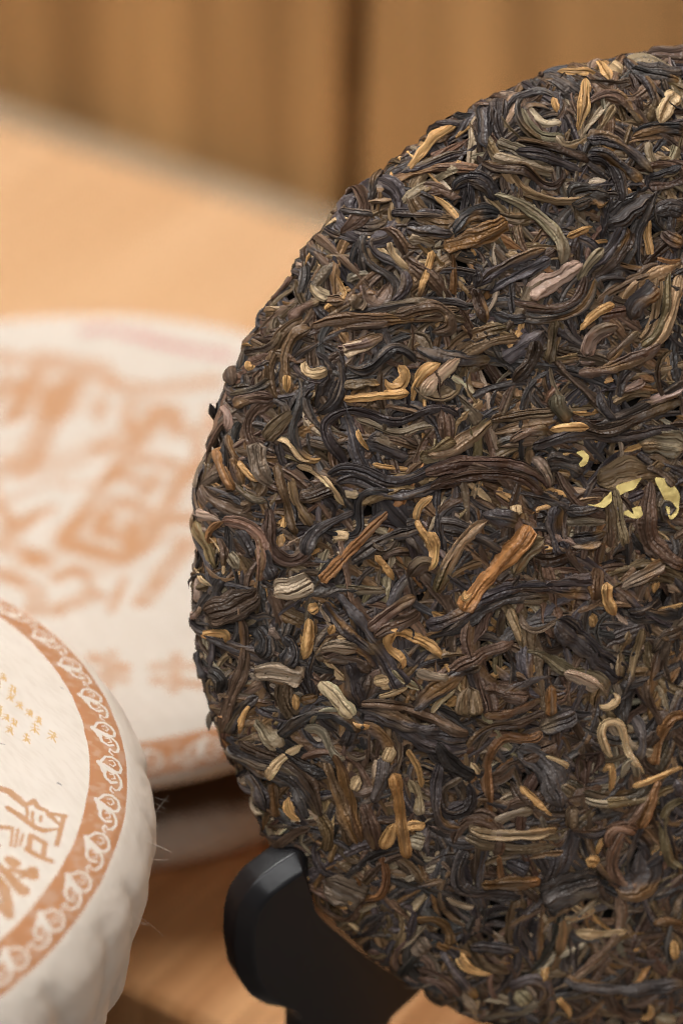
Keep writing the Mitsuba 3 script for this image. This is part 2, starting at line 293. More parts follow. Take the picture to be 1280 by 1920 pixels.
def wrap_mesh(pts, centre, seed, nphi=240, rows=130, pleat=0.0022, face=0.00035, grooves=(), r_face=.08):
    """Paper round a pressed cake: smooth on the face, pleated and crumpled down its side. uv = (angle / 2 pi, distance along the paper)."""
    s, r, z = wrap_profile(pts, rows)
    phi = np.linspace(0, 2 * np.pi, nphi + 1)
    S, P = np.meshgrid(s, phi, indexing='ij')
    Rr, Z = np.meshgrid(r, phi, indexing='ij')[0], np.meshgrid(z, phi, indexing='ij')[0]
    dr_, dz_ = np.gradient(r, s), np.gradient(z, s)
    nr, nz = -dz_, dr_
    nr, nz = np.abs(nr) * np.sign(r + 1e-9), np.where(s < s[-1] * .9, -nz * 0 + dr_, dr_)
    c = np.stack([np.cos(P), np.sin(P)], -1)
    side = np.clip((S * 1000 - r_face * 1000) / 14, 0, 1) * np.clip((s[-1] - S) * 1000 / 30, 0, 1)
    q = np.stack([c[..., 0] * 9, c[..., 1] * 9, S * 12 + 0 * P], -1)
    f1 = meshkit.fbm(q + seed, 3, seed) - .5
    q2 = np.stack([c[..., 0] * 26, c[..., 1] * 26, S * 35], -1)
    f2 = meshkit.fbm(q2 + seed, 3, seed + 5) - .5
    ridge = 1 - 2 * np.abs(2 * meshkit.noise(np.stack([c[..., 0] * 17 + S * 25, c[..., 1] * 17, S * 14], -1), seed + 9) - 1)
    X = S[..., None] * c * 1000
    small = meshkit.fbm(np.stack([X[..., 0] * .10, X[..., 1] * .10, 0 * S], -1), 4, seed + 2) - .5
    tiny = meshkit.fbm(np.stack([X[..., 0] * .45, X[..., 1] * .45, 0 * S], -1), 3, seed + 3) - .5
    q3 = np.stack([c[..., 0] * 13 + 30 * S, c[..., 1] * 13, S * 42], -1)
    n3, n4 = meshkit.fbm(q3, 2, seed + 11), meshkit.fbm(q3 * 1.9 + 5, 2, seed + 12)
    crease = np.exp(-np.abs(n3 - .5) / .022) + .7 * np.exp(-np.abs(n4 - .5) / .03)
    h = side * pleat * (.32 * f1 + 0.10 * f2 - .05 * crease) + face * (1.6 * small + .5 * tiny)
    for g_phi, g_w, g_d, g_s in grooves:                  # folds where the paper is gathered
        dp = (P - g_phi - (S - .1) * g_s + np.pi) % (2 * np.pi) - np.pi
        gs = np.clip((S - .088) / .018, 0, 1)
        h = h + gs * g_d * (.45 * np.exp(-((dp - 1.6 * g_w) / g_w) ** 2) - np.exp(-(dp / (.45 * g_w)) ** 2))
    v = np.stack([(Rr + h * nr[:, None]) * c[..., 0], (Rr + h * nr[:, None]) * c[..., 1], Z + h * np.abs(nz)[:, None]], -1)
    n = nphi + 1
    i, j = np.meshgrid(np.arange(len(s) - 1), np.arange(nphi), indexing='ij')
    a = (i * n + j).ravel()
    f = np.vstack([np.stack([a, a + n, a + n + 1], 1), np.stack([a, a + n + 1, a + 1], 1)])
    uv = np.stack([P / (2 * np.pi), S], -1).reshape(-1, 2)
    return (v.reshape(-1, 3) + np.array(centre), f), uv


def paper_mat(name, fn, bump=0.00009):
    scene[name] = {'type': 'twosided', 'bsdf': {'type': 'bumpmap', 'arbitrary': mikit.proc(paper_bump, eps=2e-4), 'scale': bump,
                   'bsdf': {'type': 'principled', 'base_color': mikit.proc(fn), 'roughness': 0.85, 'specular': 0.15, 'sheen': 0.25}}}


FC = np.array([-0.1936, -0.0547, 0.0970])
FRONT_P = [(0, .0062), (.03, .0058), (.055, .0042), (.070, .0022), (.0775, .0007), (.084, -.0022), (.0872, -.0062), (.0888, -.0105), (.0886, -.0150), (.0868, -.0215), (.0843, -.029),
           (.0828, -.037), (.0815, -.0425), (.076, -.046), (.05, -.0465), (0, -.0465)]
s_, r_, z_ = wrap_profile(FRONT_P)
S_IN1, S_OUT1 = (float(np.interp(q, r_[:r_.argmax()], s_[:r_.argmax()])) * 1000 for q in (.0771, .0840))
paper_mat('m_front_paper', front_color)
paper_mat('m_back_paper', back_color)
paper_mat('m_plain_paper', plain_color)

WRAP = 'cream paper wrapped tea cake'
(m, uv) = wrap_mesh(FRONT_P, FC, 3, nphi=840, rows=250, pleat=.0030, r_face=.0855,
                    grooves=[(-1.02, .05, .003, 1.5), (-.86, .045, .0034, -2), (-.72, .04, .0026, 1), (-.55, .05, .0030, 2.5), (-.38, .04, .0022, -1.5), (-.22, .05, .0024, 1.2), (-.02, .035, .0018, -2), (.2, .045, .002, 2), (.5, .05, .002, -1), (-1.25, .06, .003, 0)])
add('wrapped_tea_cake__paper', m, 'm_front_paper', smooth=True, uv=uv)
tag('wrapped_tea_cake', 'cream wrapped tea cake at lower left with crisp brown cloud border and large characters', 'wrapped tea cake')

# loose paper fibres along the wrapper's edge
fr = np.random.default_rng(5)
parts = []
for k in range(70):
    ph = fr.uniform(-.75, .75)
    t = fr.choice([.0875, .0886, .0888, .0880, .0865])
    zz = {.0875: -.0067, .0886: -.0095, .0888: -.0115, .0880: -.0175, .0865: -.022}[t]
    p0 = FC + np.array([t * math.cos(ph), t * math.sin(ph), zz])
    d = np.array([math.cos(ph), math.sin(ph), fr.normal(0, .5)]) + fr.normal(0, .55, 3)
    bend = fr.normal(0, .9, 3)
    ln = fr.uniform(.0008, .0026) * (1.6 if k % 9 == 0 else 1)
    path = []
    for q in np.linspace(0, 1, 8):
        path.append(p0 + d * (q * ln) + bend * (q * q * ln))
    path = np.array(path) - np.array([math.cos(ph), math.sin(ph), 0]) * .0008
    tg = np.gradient(path, axis=0)
    tg /= np.linalg.norm(tg, axis=1, keepdims=True)
    sd = np.cross(tg, [0.3, .2, 1]); sd /= np.linalg.norm(sd, axis=1, keepdims=True)
    up_ = np.cross(sd, tg)
    an = np.arange(4) * np.pi / 2
    rad = fr.uniform(.000025, .000045) * np.linspace(1, .35, 8)
    v = path[:, None] + rad[:, None, None] * (np.cos(an)[None, :, None] * sd[:, None] + np.sin(an)[None, :, None] * up_[:, None])
    i, j = np.meshgrid(np.arange(7), np.arange(4), indexing='ij')
    a = i * 4 + j; c2 = i * 4 + (j + 1) % 4
    f = np.vstack([np.stack([a, c2, c2 + 4], -1).reshape(-1, 3), np.stack([a, c2 + 4, a + 4], -1).reshape(-1, 3)])
    parts.append(trimesh.Trimesh(v.reshape(-1, 3), f, process=False))
scene['m_fibre'] = {'type': 'twosided', 'bsdf': {'type': 'diffuse', 'reflectance': rgb(.75, .68, .58)}}
k = add('wrapped_tea_cake__paper_fibres', trimesh.util.concatenate(parts), 'm_fibre', smooth=True)
tag(k, kind='stuff')

# the cakes below it (outside the frame) that carry it
CAKE_P = [(0, .0285), (.044, .0283), (.071, .0272), (.085, .0255), (.0925, .0228), (.0963, .0195), (.0975, .0165), (.0958, .0135), (.090, .0105), (.080, .0062), (.068, .0025), (.055, .0004), (.045, 0), (0, 0)]
LOW_P = [(0, .0272), (.05, .0268), (.068, .0254), (.079, .0200), (.0855, .0155), (.0885, .0120), (.0890, .0090), (.0870, .0035), (.083, .0008), (.075, 0), (0, 0)]
base_h = FC[2] - .0465 - TZ
n_low = 2
for k_ in range(n_low):
    sc = base_h / n_low / .0285
    pts = [(a * .86, b_ * sc) for a, b_ in CAKE_P]
    (m, uv) = wrap_mesh(pts, (FC[0] - .022, FC[1] + .004, TZ + k_ * base_h / n_low), 30 + k_, nphi=160)
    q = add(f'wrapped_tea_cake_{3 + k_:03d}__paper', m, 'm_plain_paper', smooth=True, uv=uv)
    tag(f'wrapped_tea_cake_{3 + k_:03d}', ('lowest of the plain wrapped tea cakes under the front left one, on the table', 'plain wrapped tea cake directly under the front left one with the cloud border')[k_], 'wrapped tea cake')

# the blurred stack behind
BC = np.array([-0.135, 0.1070, 0.0272])
(m, uv) = wrap_mesh(CAKE_P, BC, 12, pleat=.0024)
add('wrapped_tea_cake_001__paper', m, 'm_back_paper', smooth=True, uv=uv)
tag('wrapped_tea_cake_001', 'blurred cream wrapped tea cake with broad brown print, on top of the stack behind', 'wrapped tea cake')
(m, uv) = wrap_mesh(LOW_P, BC + np.array([.004, .010, -.0272]), 21, pleat=.0024)
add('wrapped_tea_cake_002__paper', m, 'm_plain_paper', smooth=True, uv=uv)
tag('wrapped_tea_cake_002', 'lower blurred wrapped tea cake of the stack, lying on the wooden board', 'wrapped tea cake')

# ------------------------------------------------------------------ the black display stand
CC = np.array([0, 0, .02 + .1 * math.cos(math.radians(26))])
YAW, LEAN = math.radians(12), math.radians(26)
NN = np.array([math.sin(YAW) * math.cos(LEAN), -math.cos(YAW) * math.cos(LEAN), math.sin(LEAN)])
E1 = np.array([math.cos(YAW), math.sin(YAW), 0])
E2 = np.cross(NN, E1)
def stand_rough(p, n, uv):
    a = p.x * math.cos(math.radians(28)) + p.y * math.sin(math.radians(28))
    return 0.24 + 0.10 * noise(a * 900, p.y * 900, p.z * 50) + 0.10 * fbm(p.x * 140, p.y * 140, p.z * 140)


scene['m_stand'] = {'type': 'twosided', 'bsdf': {'type': 'principled', 'base_color': rgb(.010, .0095, .011), 'roughness': mikit.proc(stand_rough), 'specular': 0.6}}


def arm_mesh(outline, weight, c=.0032, t=.0086):
    """A plate with a broad rounded chamfer: outline in metres (x, z), weight 1 where the edge is chamfered."""
    o, wgt = np.array(outline, float), np.array(weight, float)
    d = np.r_[0, np.cumsum(np.linalg.norm(np.diff(np.vstack([o, o[:1]]), axis=0), axis=1))]
    q = np.linspace(0, d[-1], 241)[:-1]
    oc = np.vstack([o, o[:1]])
    x, z_ = np.interp(q, d, oc[:, 0]), np.interp(q, d, oc[:, 1])
    wv = np.interp(q, d, np.r_[wgt, wgt[:1]])
    for _ in range(3):
        x, z_, wv = ((np.roll(a, 1) + 2 * a + np.roll(a, -1)) / 4 for a in (x, z_, wv))
    p = np.stack([x, z_], 1)
    tg = np.roll(p, -1, 0) - np.roll(p, 1, 0)
    tg /= np.linalg.norm(tg, axis=1, keepdims=True)
    area = np.sum(p[:, 0] * np.roll(p[:, 1], -1) - np.roll(p[:, 0], -1) * p[:, 1])
    nrm = np.stack([tg[:, 1], -tg[:, 0]], 1) * np.sign(area)
    rows = []
    for a, dep in ((1.0, 0.0), (.86, .06), (.70, .2), (.12, .84), (.03, .94), (0, 1.06)):
        rows.append((p - nrm * (c * a * np.maximum(wv, .12))[:, None], c * dep))
    rows += [(p, t - .0012), (p - nrm * .0003, t - .0004), (p - nrm * .0012, t)]
    v = np.vstack([np.column_stack([a, np.full(len(a), dep)]) for a, dep in rows])      # x, z, depth
    n = len(p)
    i, j = np.meshgrid(np.arange(len(rows) - 1), np.arange(n), indexing='ij')
    a = (i * n + j).ravel(); b2 = (i * n + (j + 1) % n).ravel()
    f = [np.stack([a, b2, b2 + n], 1), np.stack([a, b2 + n, a + n], 1)]
    from shapely.geometry import Polygon
    for row, flip in ((0, 1), (len(rows) - 1, 0)):
        poly = Polygon(rows[row][0]).buffer(0)
        poly = max(getattr(poly, 'geoms', [poly]), key=lambda g: g.area)
        vv, ff = trimesh.creation.triangulate_polygon(poly, engine='earcut')
        f.append(ff[:, ::-1] + len(v) if flip else ff + len(v))
        v = np.vstack([v, np.column_stack([vv, np.full(len(vv), rows[row][1])])])
    return v, np.vstack(f)


OUT = [(9, 704, 1), (-11, 725, 1), (-42, 716, 1), (-72, 704, 1), (-110, 685, 1), (-141, 647, 1), (-153, 600, 1), (-157, 540, 1), (-150, 466, 1), (-123, 396, 1), (-84, 352, .8), (-40, 332, .3),
       (-24, 297, .2), (-24, 200, .2), (-28, 0, .2), (170, 0, .2), (160, 120, .2), (181, 222, .2), (242, 260, .2), (261, 275, .2), (223, 302, .1), (124, 421, .1), (41, 536, .1), (13, 580, .1), (6, 613, .1)]
ang = math.radians(28)
AX, AM = np.array([math.cos(ang), math.sin(ang), 0]), np.array([math.sin(ang), -math.cos(ang), 0])
P0 = np.array([-0.07562, -0.04499, 0])
v, f = arm_mesh([(a * 1e-4, b_ * 1e-4) for a, b_, _ in OUT], [c for *_, c in OUT])
vw = P0 + v[:, :1] * AX + v[:, 1:2] * np.array([0, 0, 1]) - v[:, 2:] * AM
add('display_stand__arm', (vw, f), 'm_stand', smooth=28)
mir = np.eye(3) - 2 * np.outer([math.cos(YAW), math.sin(YAW), 0], [math.cos(YAW), math.sin(YAW), 0])
add('display_stand__arm', ((vw @ mir.T), f[:, ::-1]), 'm_stand', smooth=28)
bar = trimesh.creation.cylinder(radius=.003, segment=[(-0.058, -.030, .005), (.072, -.002, .005)], sections=24)
add('display_stand__crossbar', bar, 'm_stand', smooth=40)
tag('display_stand', 'black rounded plate stand holding the dark pressed tea cake upright', 'display stand')

# ------------------------------------------------------------------ the pressed tea cake
RA, HF, HB, PA, PB = .0985, .0145, .012, 2.7, 2.1
t = np.linspace(0, np.pi / 2, 400)
pr = np.r_[RA * np.sin(t) ** (2 / PA), (RA * np.sin(np.pi / 2 + t) ** (2 / PA))[1:-1], 0]
pz = np.r_[HF * np.abs(np.cos(t)) ** (2 / PB), -(HB * np.abs(np.cos(np.pi / 2 + t)) ** (2 / PB))[1:]]
ps = np.r_[0, np.cumsum(np.hypot(np.diff(pr), np.diff(pz)))]
SS = np.linspace(0, ps[-1], 600)
PR, PZ = np.interp(SS, ps, pr), np.interp(SS, ps, pz)
PR[-1] = 0
DR, DZ = np.gradient(PR, SS), np.gradient(PZ, SS)
SMAX = SS[-1]


def on_cake(uvh):
    """(u, v, height) of the unrolled face -> world."""
    u, v_, h = uvh[..., 0], uvh[..., 1], uvh[..., 2]
    s = np.clip(np.hypot(u, v_), 1e-7, SMAX - 1e-5)
    c, sn = u / np.hypot(u, v_).clip(1e-9), v_ / np.hypot(u, v_).clip(1e-9)
    r, z, a, b_ = (np.interp(s, SS, q) for q in (PR, PZ, DR, DZ))
    ln = np.hypot(a, b_)
    nr, nz = -b_ / ln, a / ln
    r, z = r + h * nr, z + h * nz
    return CC + (r * c)[..., None] * E1 + (r * sn)[..., None] * E2 + z[..., None] * NN


# the packed core
phi = np.linspace(0, 2 * np.pi, 181)[:-1]
sv = np.linspace(0.0002, SMAX - .0003, 120)
Sg, Pg = np.meshgrid(sv, phi, indexing='ij')
hh = -.0012 + .0006 * (meshkit.fbm(np.stack([Sg * np.cos(Pg) * 400, Sg * np.sin(Pg) * 400, 0 * Sg], -1), 3) - .5)
cv = on_cake(np.stack([Sg * np.cos(Pg), Sg * np.sin(Pg), hh], -1)).reshape(-1, 3)
i, j = np.meshgrid(np.arange(len(sv) - 1), np.arange(180), indexing='ij')
a, b2 = (i * 180 + j).ravel(), (i * 180 + (j + 1) % 180).ravel()
scene['m_core'] = {'type': 'twosided', 'bsdf': {'type': 'diffuse', 'reflectance': rgb(.014, .011, .009)}}
add('tea_cake__core', (cv, np.vstack([np.stack([a, a + 180, b2 + 180], 1), np.stack([a, b2 + 180, b2], 1)])), 'm_core', smooth=True)
tag('tea_cake', 'large round dark tea cake of pressed twisted leaves standing upright on the black stand', 'tea cake')

PAL = {'d': (.037, .031, .030), 'f': (.037, .031, .030), 'b': (.115, .068, .035), 'o': (.130, .087, .046), 's': (.21, .160, .105), 'p': (.55, .375, .20), 'g': (.60, .335, .130), 'r': (.155, .078, .030), 'k': (.20, .138, .10)}
THICK = {'d': .62, 'f': .26, 'b': .42, 'o': .40, 's': .46, 'p': .5, 'g': .58, 'r': .6, 'k': .45}
TIPS = {'d': (.17, .11, .055), 'f': (.07, .05, .04), 'b': (.26, .14, .05), 'o': (.24, .17, .08), 's': (.36, .27, .17), 'p': (.50, .36, .2), 'g': (.20, .105, .045), 'r': (.34, .15, .05), 'k': (.32, .2, .12)}
G = .0004
HALF = .205
NG = int(2 * HALF / G)
height = np.full((NG, NG), -.0006, np.float32)


def lay(path, width, kind, cap, nth, step, r, sink=.0, lift=0):
    """Lays one twisted leaf along the path (u, v) over what lies there already and returns its vertices (u, v, h), faces, uv and colours."""
    seg = np.r_[0, np.cumsum(np.linalg.norm(np.diff(path, axis=0), axis=1))]
    n = int(np.clip(seg[-1] / step, 6, 64))
    q = np.linspace(0, seg[-1], n)
    p = (CubicSpline(seg, path)(q) if len(path) > 2 else np.stack([np.interp(q, seg, path[:, k]) for k in (0, 1)], 1))
    ln = seg[-1]
    wob = np.cumsum(r.normal(0, 1, n)); wob -= np.linspace(wob[0], wob[-1], n)
    tg = np.gradient(p, axis=0); tg /= np.linalg.norm(tg, axis=1, keepdims=True).clip(1e-9)
    sd = np.stack([-tg[:, 1], tg[:, 0]], 1)
    p = p + sd * (wob * width * .02)[:, None]
    x = np.linspace(0, 1, n)
    e0, e1 = r.uniform(.05, .30, 2)
    b0, b1 = r.uniform(.12, .6, 2)
    if kind in 'gp':
        b0, b1 = r.uniform(.15, .8), r.uniform(.1, .4); e1 = r.uniform(.2, .45)
    if kind == 'r':
        b0 = b1 = .85; e0 = e1 = .03
    taper = np.minimum(b0 + (1 - b0) * np.clip(x / e0, 0, 1) ** .6, b1 + (1 - b1) * np.clip((1 - x) / e1, 0, 1) ** .6)
    ph = r.uniform(0, 6.28, 6)
    wv = 1 + .13 * np.sin(ph[0] + x * ln * r.uniform(250, 700)) + .09 * np.sin(ph[1] + x * ln * r.uniform(700, 1500))
    w = .5 * width * taper * wv
    close = np.ones(n); close[0] = close[-1] = .25
    w = w * close
    th = np.minimum(w * THICK[kind] * r.uniform(.8, 1.2), .0014)
    # height of what lies below
    off = np.array([-.6, 0, .6])
    pts = p[:, None] + sd[:, None] * (off[None, :, None] * w[:, None, None])
    gi = np.clip(((pts + HALF) / G).astype(int), 0, NG - 1)
    hb = height[gi[..., 1], gi[..., 0]]
    hb = .55 * hb.max(1) + .45 * hb.mean(1)
    k = max(3, int(.0045 / max(ln / n, 1e-5)) | 1)
    hp = np.pad(hb, k, mode='edge')
    ker = np.hanning(k + 2)[1:-1]; ker /= ker.sum()
    hb = np.convolve(hp, ker, 'same')[k:-k]
    hc = hb + th * (.55 - sink)
    hc = np.where(hc > cap * .6, cap * .6 + cap * .4 * np.tanh((hc - cap * .6) / (cap * .4)), hc)
    hc = hc + lift * x ** 2
    # cross-sections
    an = -np.pi / 2 + np.linspace(0, 2 * np.pi, nth + 1)
    TW = ph[2] + x * ln * r.choice([-1, 1]) * r.uniform(60, 420) + .5 * np.sin(ph[3] + x * 9)
    A = an[None, :]
    cusp = lambda k_, f_: np.abs(np.cos(k_ * .5 * A + f_)) - .64
    k1, k2 = r.integers(2, 5), r.integers(4, 7)
    env = .55 + .45 * np.sin(ph[1] + x * r.uniform(4, 14))[:, None] * np.cos(A + ph[0])
    rad = 1 + .14 * np.cos(2 * A + TW[:, None]) + .36 * cusp(k1, ph[3] + .6 * TW[:, None]) + .30 * env * cusp(k2, ph[4] + .8 * TW[:, None])
    if nth > 13:
        rad += .10 * (1 - env) * cusp(9, ph[5] + TW[:, None])
    if seg[-1] < 2.4 * width:                                # short broad blades stay flat
        rad = 1 + (rad - 1) * .45
        th = th * .6
    rad *= 1 + .018 * r.normal(0, 1, (n, 1))
    rr = r.normal(0, .016, (n, nth + 1)); rr[:, -1] = rr[:, 0]
    rad = rad + rr
    ca, sa = rad * np.cos(A) * w[:, None], rad * np.sin(A) * th[:, None]
    if kind in 'fok' or width > .004:                       # broad leaves are creased lengthwise
        fold = np.sin(np.cos(A) * r.uniform(2.5, 5.5) + ph[1] + .6 * np.sin(TW)[:, None] + x[:, None] * 2) * min(.13 * width, .0007)
        sa = sa + fold
    roll = r.normal(0, .22) + .35 * np.sin(ph[5] + x * ln * r.uniform(40, 160)) * (1 if kind not in 'f' else .4)
    ca, sa = ca * np.cos(roll)[:, None] - sa * np.sin(roll)[:, None], ca * np.sin(roll)[:, None] + sa * np.cos(roll)[:, None]
    V = np.concatenate([p[:, None] + sd[:, None] * ca[..., None], (hc[:, None] + sa)[..., None]], -1)
    # write the heights back
    g2 = np.clip(((V[..., :2] + HALF) / G).astype(int), 0, NG - 1)
    np.maximum.at(height, (g2[..., 1].ravel(), g2[..., 0].ravel()), V[..., 2].ravel().astype(np.float32))
    dn = np.linspace(-.8, .8, 7)
    pts = p[:, None] + sd[:, None] * (dn[None, :, None] * w[:, None, None])
    gi = np.clip(((pts + HALF) / G).astype(int), 0, NG - 1)
    top = hc[:, None] + th[:, None] * np.sqrt(1 - dn ** 2)[None] * .9
    np.maximum.at(height, (gi[..., 1].ravel(), gi[..., 0].ravel()), top.ravel().astype(np.float32))
    # colour: the leaf's own tone, a paler or golden end, fibres along it, pale worn ridges
    hot = kind in 'gp'
    tone = np.array(PAL[kind]) * (1.42 if hot else 1.85) * math.exp(r.normal(0, .16 if hot else .36)) * np.array([1 + r.normal(0, .06), 1, 1 + r.normal(0, .06)])
    if kind in 'df' and r.random() < .36:
        tone = tone * np.array([1.7, 1.2, .82])
    if hot:
        tone = np.array(PAL[kind]) * 1.5 * math.exp(r.normal(0, .16))
        tone *= min(1, .80 / tone.max())
    tip = np.array(TIPS[kind]) * math.exp(r.normal(0, .2))
    where = smooth01((x - r.uniform(.55, 1.1)) / .25) * (r.random() < (.2 if hot else .55))
    if kind == 'd' and r.random() < .10:
        tip = np.array([.40, .22, .08])
    streak = np.cos(A * r.integers(2, 5) + ph[0] + TW[:, None] * .8) * .5 + np.cos(A * r.integers(5, 8) + ph[4] + TW[:, None]) * .35
    blot = .7 * r.normal(0, 1, (n, 1)); blot = (np.roll(blot, 1, 0) + blot + np.roll(blot, -1, 0)) / 3
    pale = np.clip((rad - 1.04) * 2.4, 0, 1)[..., None] * .6
    col = tone * np.exp((.2 if hot else .38) * streak + .12 * blot)[..., None]
    col = col * (1 - where[:, None, None]) + tip * where[:, None, None] * np.exp(.2 * streak)[..., None]
    col = col * (1 - pale) + (col * 1.15 + np.array([.09, .068, .053]) ) * pale
    if kind in 'dfbsok' and r.random() < .5:                 # one tan or golden lobe of the rolled leaf
        lobe = smooth01((np.cos(A * r.integers(1, 3) + TW[:, None] * .7 + ph[1]) - .35) / .4) * smooth01(1.3 - np.abs(x - r.random())[:, None] * r.uniform(1.5, 4))
        tan = np.array([(.27, .155, .07), (.33, .17, .06), (.23, .165, .10)][r.integers(3)])
        col = col * (1 - .75 * lobe[..., None]) + tan * .75 * lobe[..., None]
    per = width * 1.8
    UV = np.stack([np.broadcast_to(np.linspace(0, per, nth + 1), (n, nth + 1)), np.broadcast_to((q + ph[0])[:, None], (n, nth + 1))], -1)
    m_ = nth + 1
    i_, j_ = np.meshgrid(np.arange(n - 1), np.arange(nth), indexing='ij')
    a_ = (i_ * m_ + j_).ravel()
    F = np.vstack([np.stack([a_, a_ + 1, a_ + m_ + 1], 1), np.stack([a_, a_ + m_ + 1, a_ + m_], 1)])
    # close both ends
    caps = []
    for base_ in (0, (n - 1) * m_):
        tri = np.stack([np.full(nth - 2, base_), base_ + np.arange(1, nth - 1), base_ + np.arange(2, nth)], 1)
        caps.append(tri[:, ::-1] if base_ == 0 else tri)
    return V.reshape(-1, 3), np.vstack([F, *caps]), UV.reshape(-1, 2), np.clip(col.reshape(-1, 3), .004, .9)


def smooth01(t_):
    t_ = np.clip(t_, 0, 1)
    return t_ * t_ * (3 - 2 * t_)


def leaf_relief(p, n, uv):
    return 0.65 * noise(uv.x * 4600, uv.y * 110, 1.0) + 0.25 * noise(uv.x * 2300, uv.y * 160, 5.0) + 0.10 * noise(uv.x * 5000, uv.y * 2500, 8.0)


def leaf_hair(p, n, uv):
    a = smoothstep(0.58, 0.85, noise(uv.x * 4200, uv.y * 200, 11.0)) * (0.35 + 0.65 * smoothstep(0.4, 0.7, noise(uv.x * 500, uv.y * 160, 3.0)))
    return 0.50 * a + 0.05 * noise(uv.x * 6000, uv.y * 6000, 2.0)


scene['m_leaf'] = {'type': 'twosided', 'bsdf': {'type': 'bumpmap', 'arbitrary': mikit.proc(leaf_relief, eps=6e-5), 'scale': 0.0024,
                   'bsdf': {'type': 'blendbsdf', 'weight': mikit.proc(leaf_hair),
                            'a': {'type': 'principled', 'base_color': {'type': 'mesh_attribute', 'name': 'vertex_color'}, 'roughness': 0.42, 'specular': 0.5},
                            'b': {'type': 'principled', 'base_color': rgb(.26, .18, .12), 'roughness': 0.6, 'specular': 0.3}}}}


def wander(r, u, v_, ln, kind):
    n = max(4, int(ln / .0025) + 1)
    hd = 2 * np.pi * float(meshkit.noise(np.array([u * 38 + 7, v_ * 38 + 3, .5]), 3)) + r.normal(0, .6)
    s = math.hypot(u, v_)
    if s > .088 and r.random() < .6:                          # round the rim they lie along or across it
        hd = math.atan2(v_, u) + r.choice([0, np.pi / 2]) + r.normal(0, .35)
    curl = {'r': .05, 'f': .12, 'b': .2}.get(kind, .32)
    turn = r.normal(0, curl * .35) + np.cumsum(r.normal(0, curl * .5, n)) * .5
    if r.random() < .10 and kind not in 'rf':
        turn[n // 2:] += r.choice([-1, 1]) * r.uniform(.4, .9)
    h_ = hd + np.cumsum(turn)
    st = ln / (n - 1)
    p = np.stack([np.cumsum(np.cos(h_)) * st, np.cumsum(np.sin(h_)) * st], 1)
    return p - p.mean(0) + [u, v_]


def collect(items):
    at, V, F, U, C = 0, [], [], [], []
    for v_, f_, u_, c_ in items:
        V.append(v_); F.append(f_ + at); U.append(u_); C.append(c_); at += len(v_)
    return np.vstack(V), np.vstack(F), np.vstack(U), np.vstack(C)


KINDS = list('dfbosgrkp')
PROB = np.array([.50, .045, .11, .055, .125, .10, .035, .025, .04])
fill = []
fr = np.random.default_rng(77)
N_FRONT, N_BACK = 6900, 1200
specs = []
for k_ in range(N_FRONT):
    s = .128 * math.sqrt(fr.random())
    a_ = fr.uniform(0, 2 * np.pi)
    kind = str(fr.choice(KINDS, p=PROB / PROB.sum()))
    big = k_ / N_FRONT
    if kind in 'gp' and meshkit.noise(np.array([s * math.cos(a_) * 45, s * math.sin(a_) * 45, 2.5]), 8) < .45:
        kind = 'd'                                            # golden buds come in clusters
    wd = {'d': .0017, 'f': .0038, 'b': .0019, 'o': .0023, 's': .0015, 'g': .0011, 'r': .0012, 'k': .0019, 'p': .0012}[kind] * math.exp(fr.normal(0, .28)) * (1.25 - .45 * big)
    ln = {'d': .024, 'f': .013, 'b': .019, 'o': .015, 's': .018, 'g': .010, 'r': .012, 'k': .010, 'p': .010}[kind] * math.exp(fr.normal(0, .42)) * (1.15 - .25 * big)
    ln = max(ln, wd * (2.6 if kind in 'kpbog' else 1.9))
    specs.append((s * math.cos(a_), s * math.sin(a_), ln, wd, kind, .0015))
for k_ in range(N_BACK):
    s = math.sqrt(fr.uniform(.122 ** 2, (SMAX - .012) ** 2))
    a_ = fr.uniform(0, 2 * np.pi)
    kind = str(fr.choice(KINDS, p=PROB / PROB.sum()))
    specs.append((s * math.cos(a_), s * math.sin(a_), fr.uniform(.010, .022), fr.uniform(.003, .006), kind, .0010))
for u, v_, ln, wd, kind, cap in specs:
    seen = -.105 < u < .02
    coarse = math.hypot(u, v_) > .126
    fill.append(lay(wander(fr, u, v_, ln, kind), wd, kind, cap, 12 if seen and not coarse else 6, .0012 if seen and not coarse else .0028, fr))

# crumbs and dust pressed between the leaves
for k_ in range(1500):
    s, a_ = .124 * math.sqrt(fr.random()), fr.uniform(0, 2 * np.pi)
    kind = str(fr.choice(list('dbsogk'), p=[.6, .16, .10, .06, .04, .04]))
    fill.append(lay(wander(fr, s * math.cos(a_), s * math.sin(a_), fr.uniform(.0016, .006), kind), fr.uniform(.0004, .0011), kind, .0013, 6, .0009, fr))

# loose ends that stick out round the rim
for k_ in range(300):
    s, a_ = fr.uniform(.092, .119), fr.uniform(0, 2 * np.pi)
    kind = str(fr.choice(KINDS, p=PROB / PROB.sum()))
    ln, hd = fr.uniform(.004, .010), fr.uniform(0, 2 * np.pi)
    d = np.array([math.cos(hd), math.sin(hd)]) * ln
    c = np.array([s * math.cos(a_), s * math.sin(a_)])
    bend = np.array([-d[1], d[0]]) * fr.normal(0, .25)
    fill.append(lay(np.array([c - d / 2, c + bend, c + d / 2]), fr.uniform(.0006, .0018), kind, .002, 8, .0012, fr, lift=fr.uniform(.0002, .0017)))

# scraps of yellow paper pressed into the middle of the face
scene['m_scrap'] = {'type': 'twosided', 'bsdf': {'type': 'principled', 'base_color': rgb(.95, .75, .29), 'roughness': .8, 'specular': .2}}

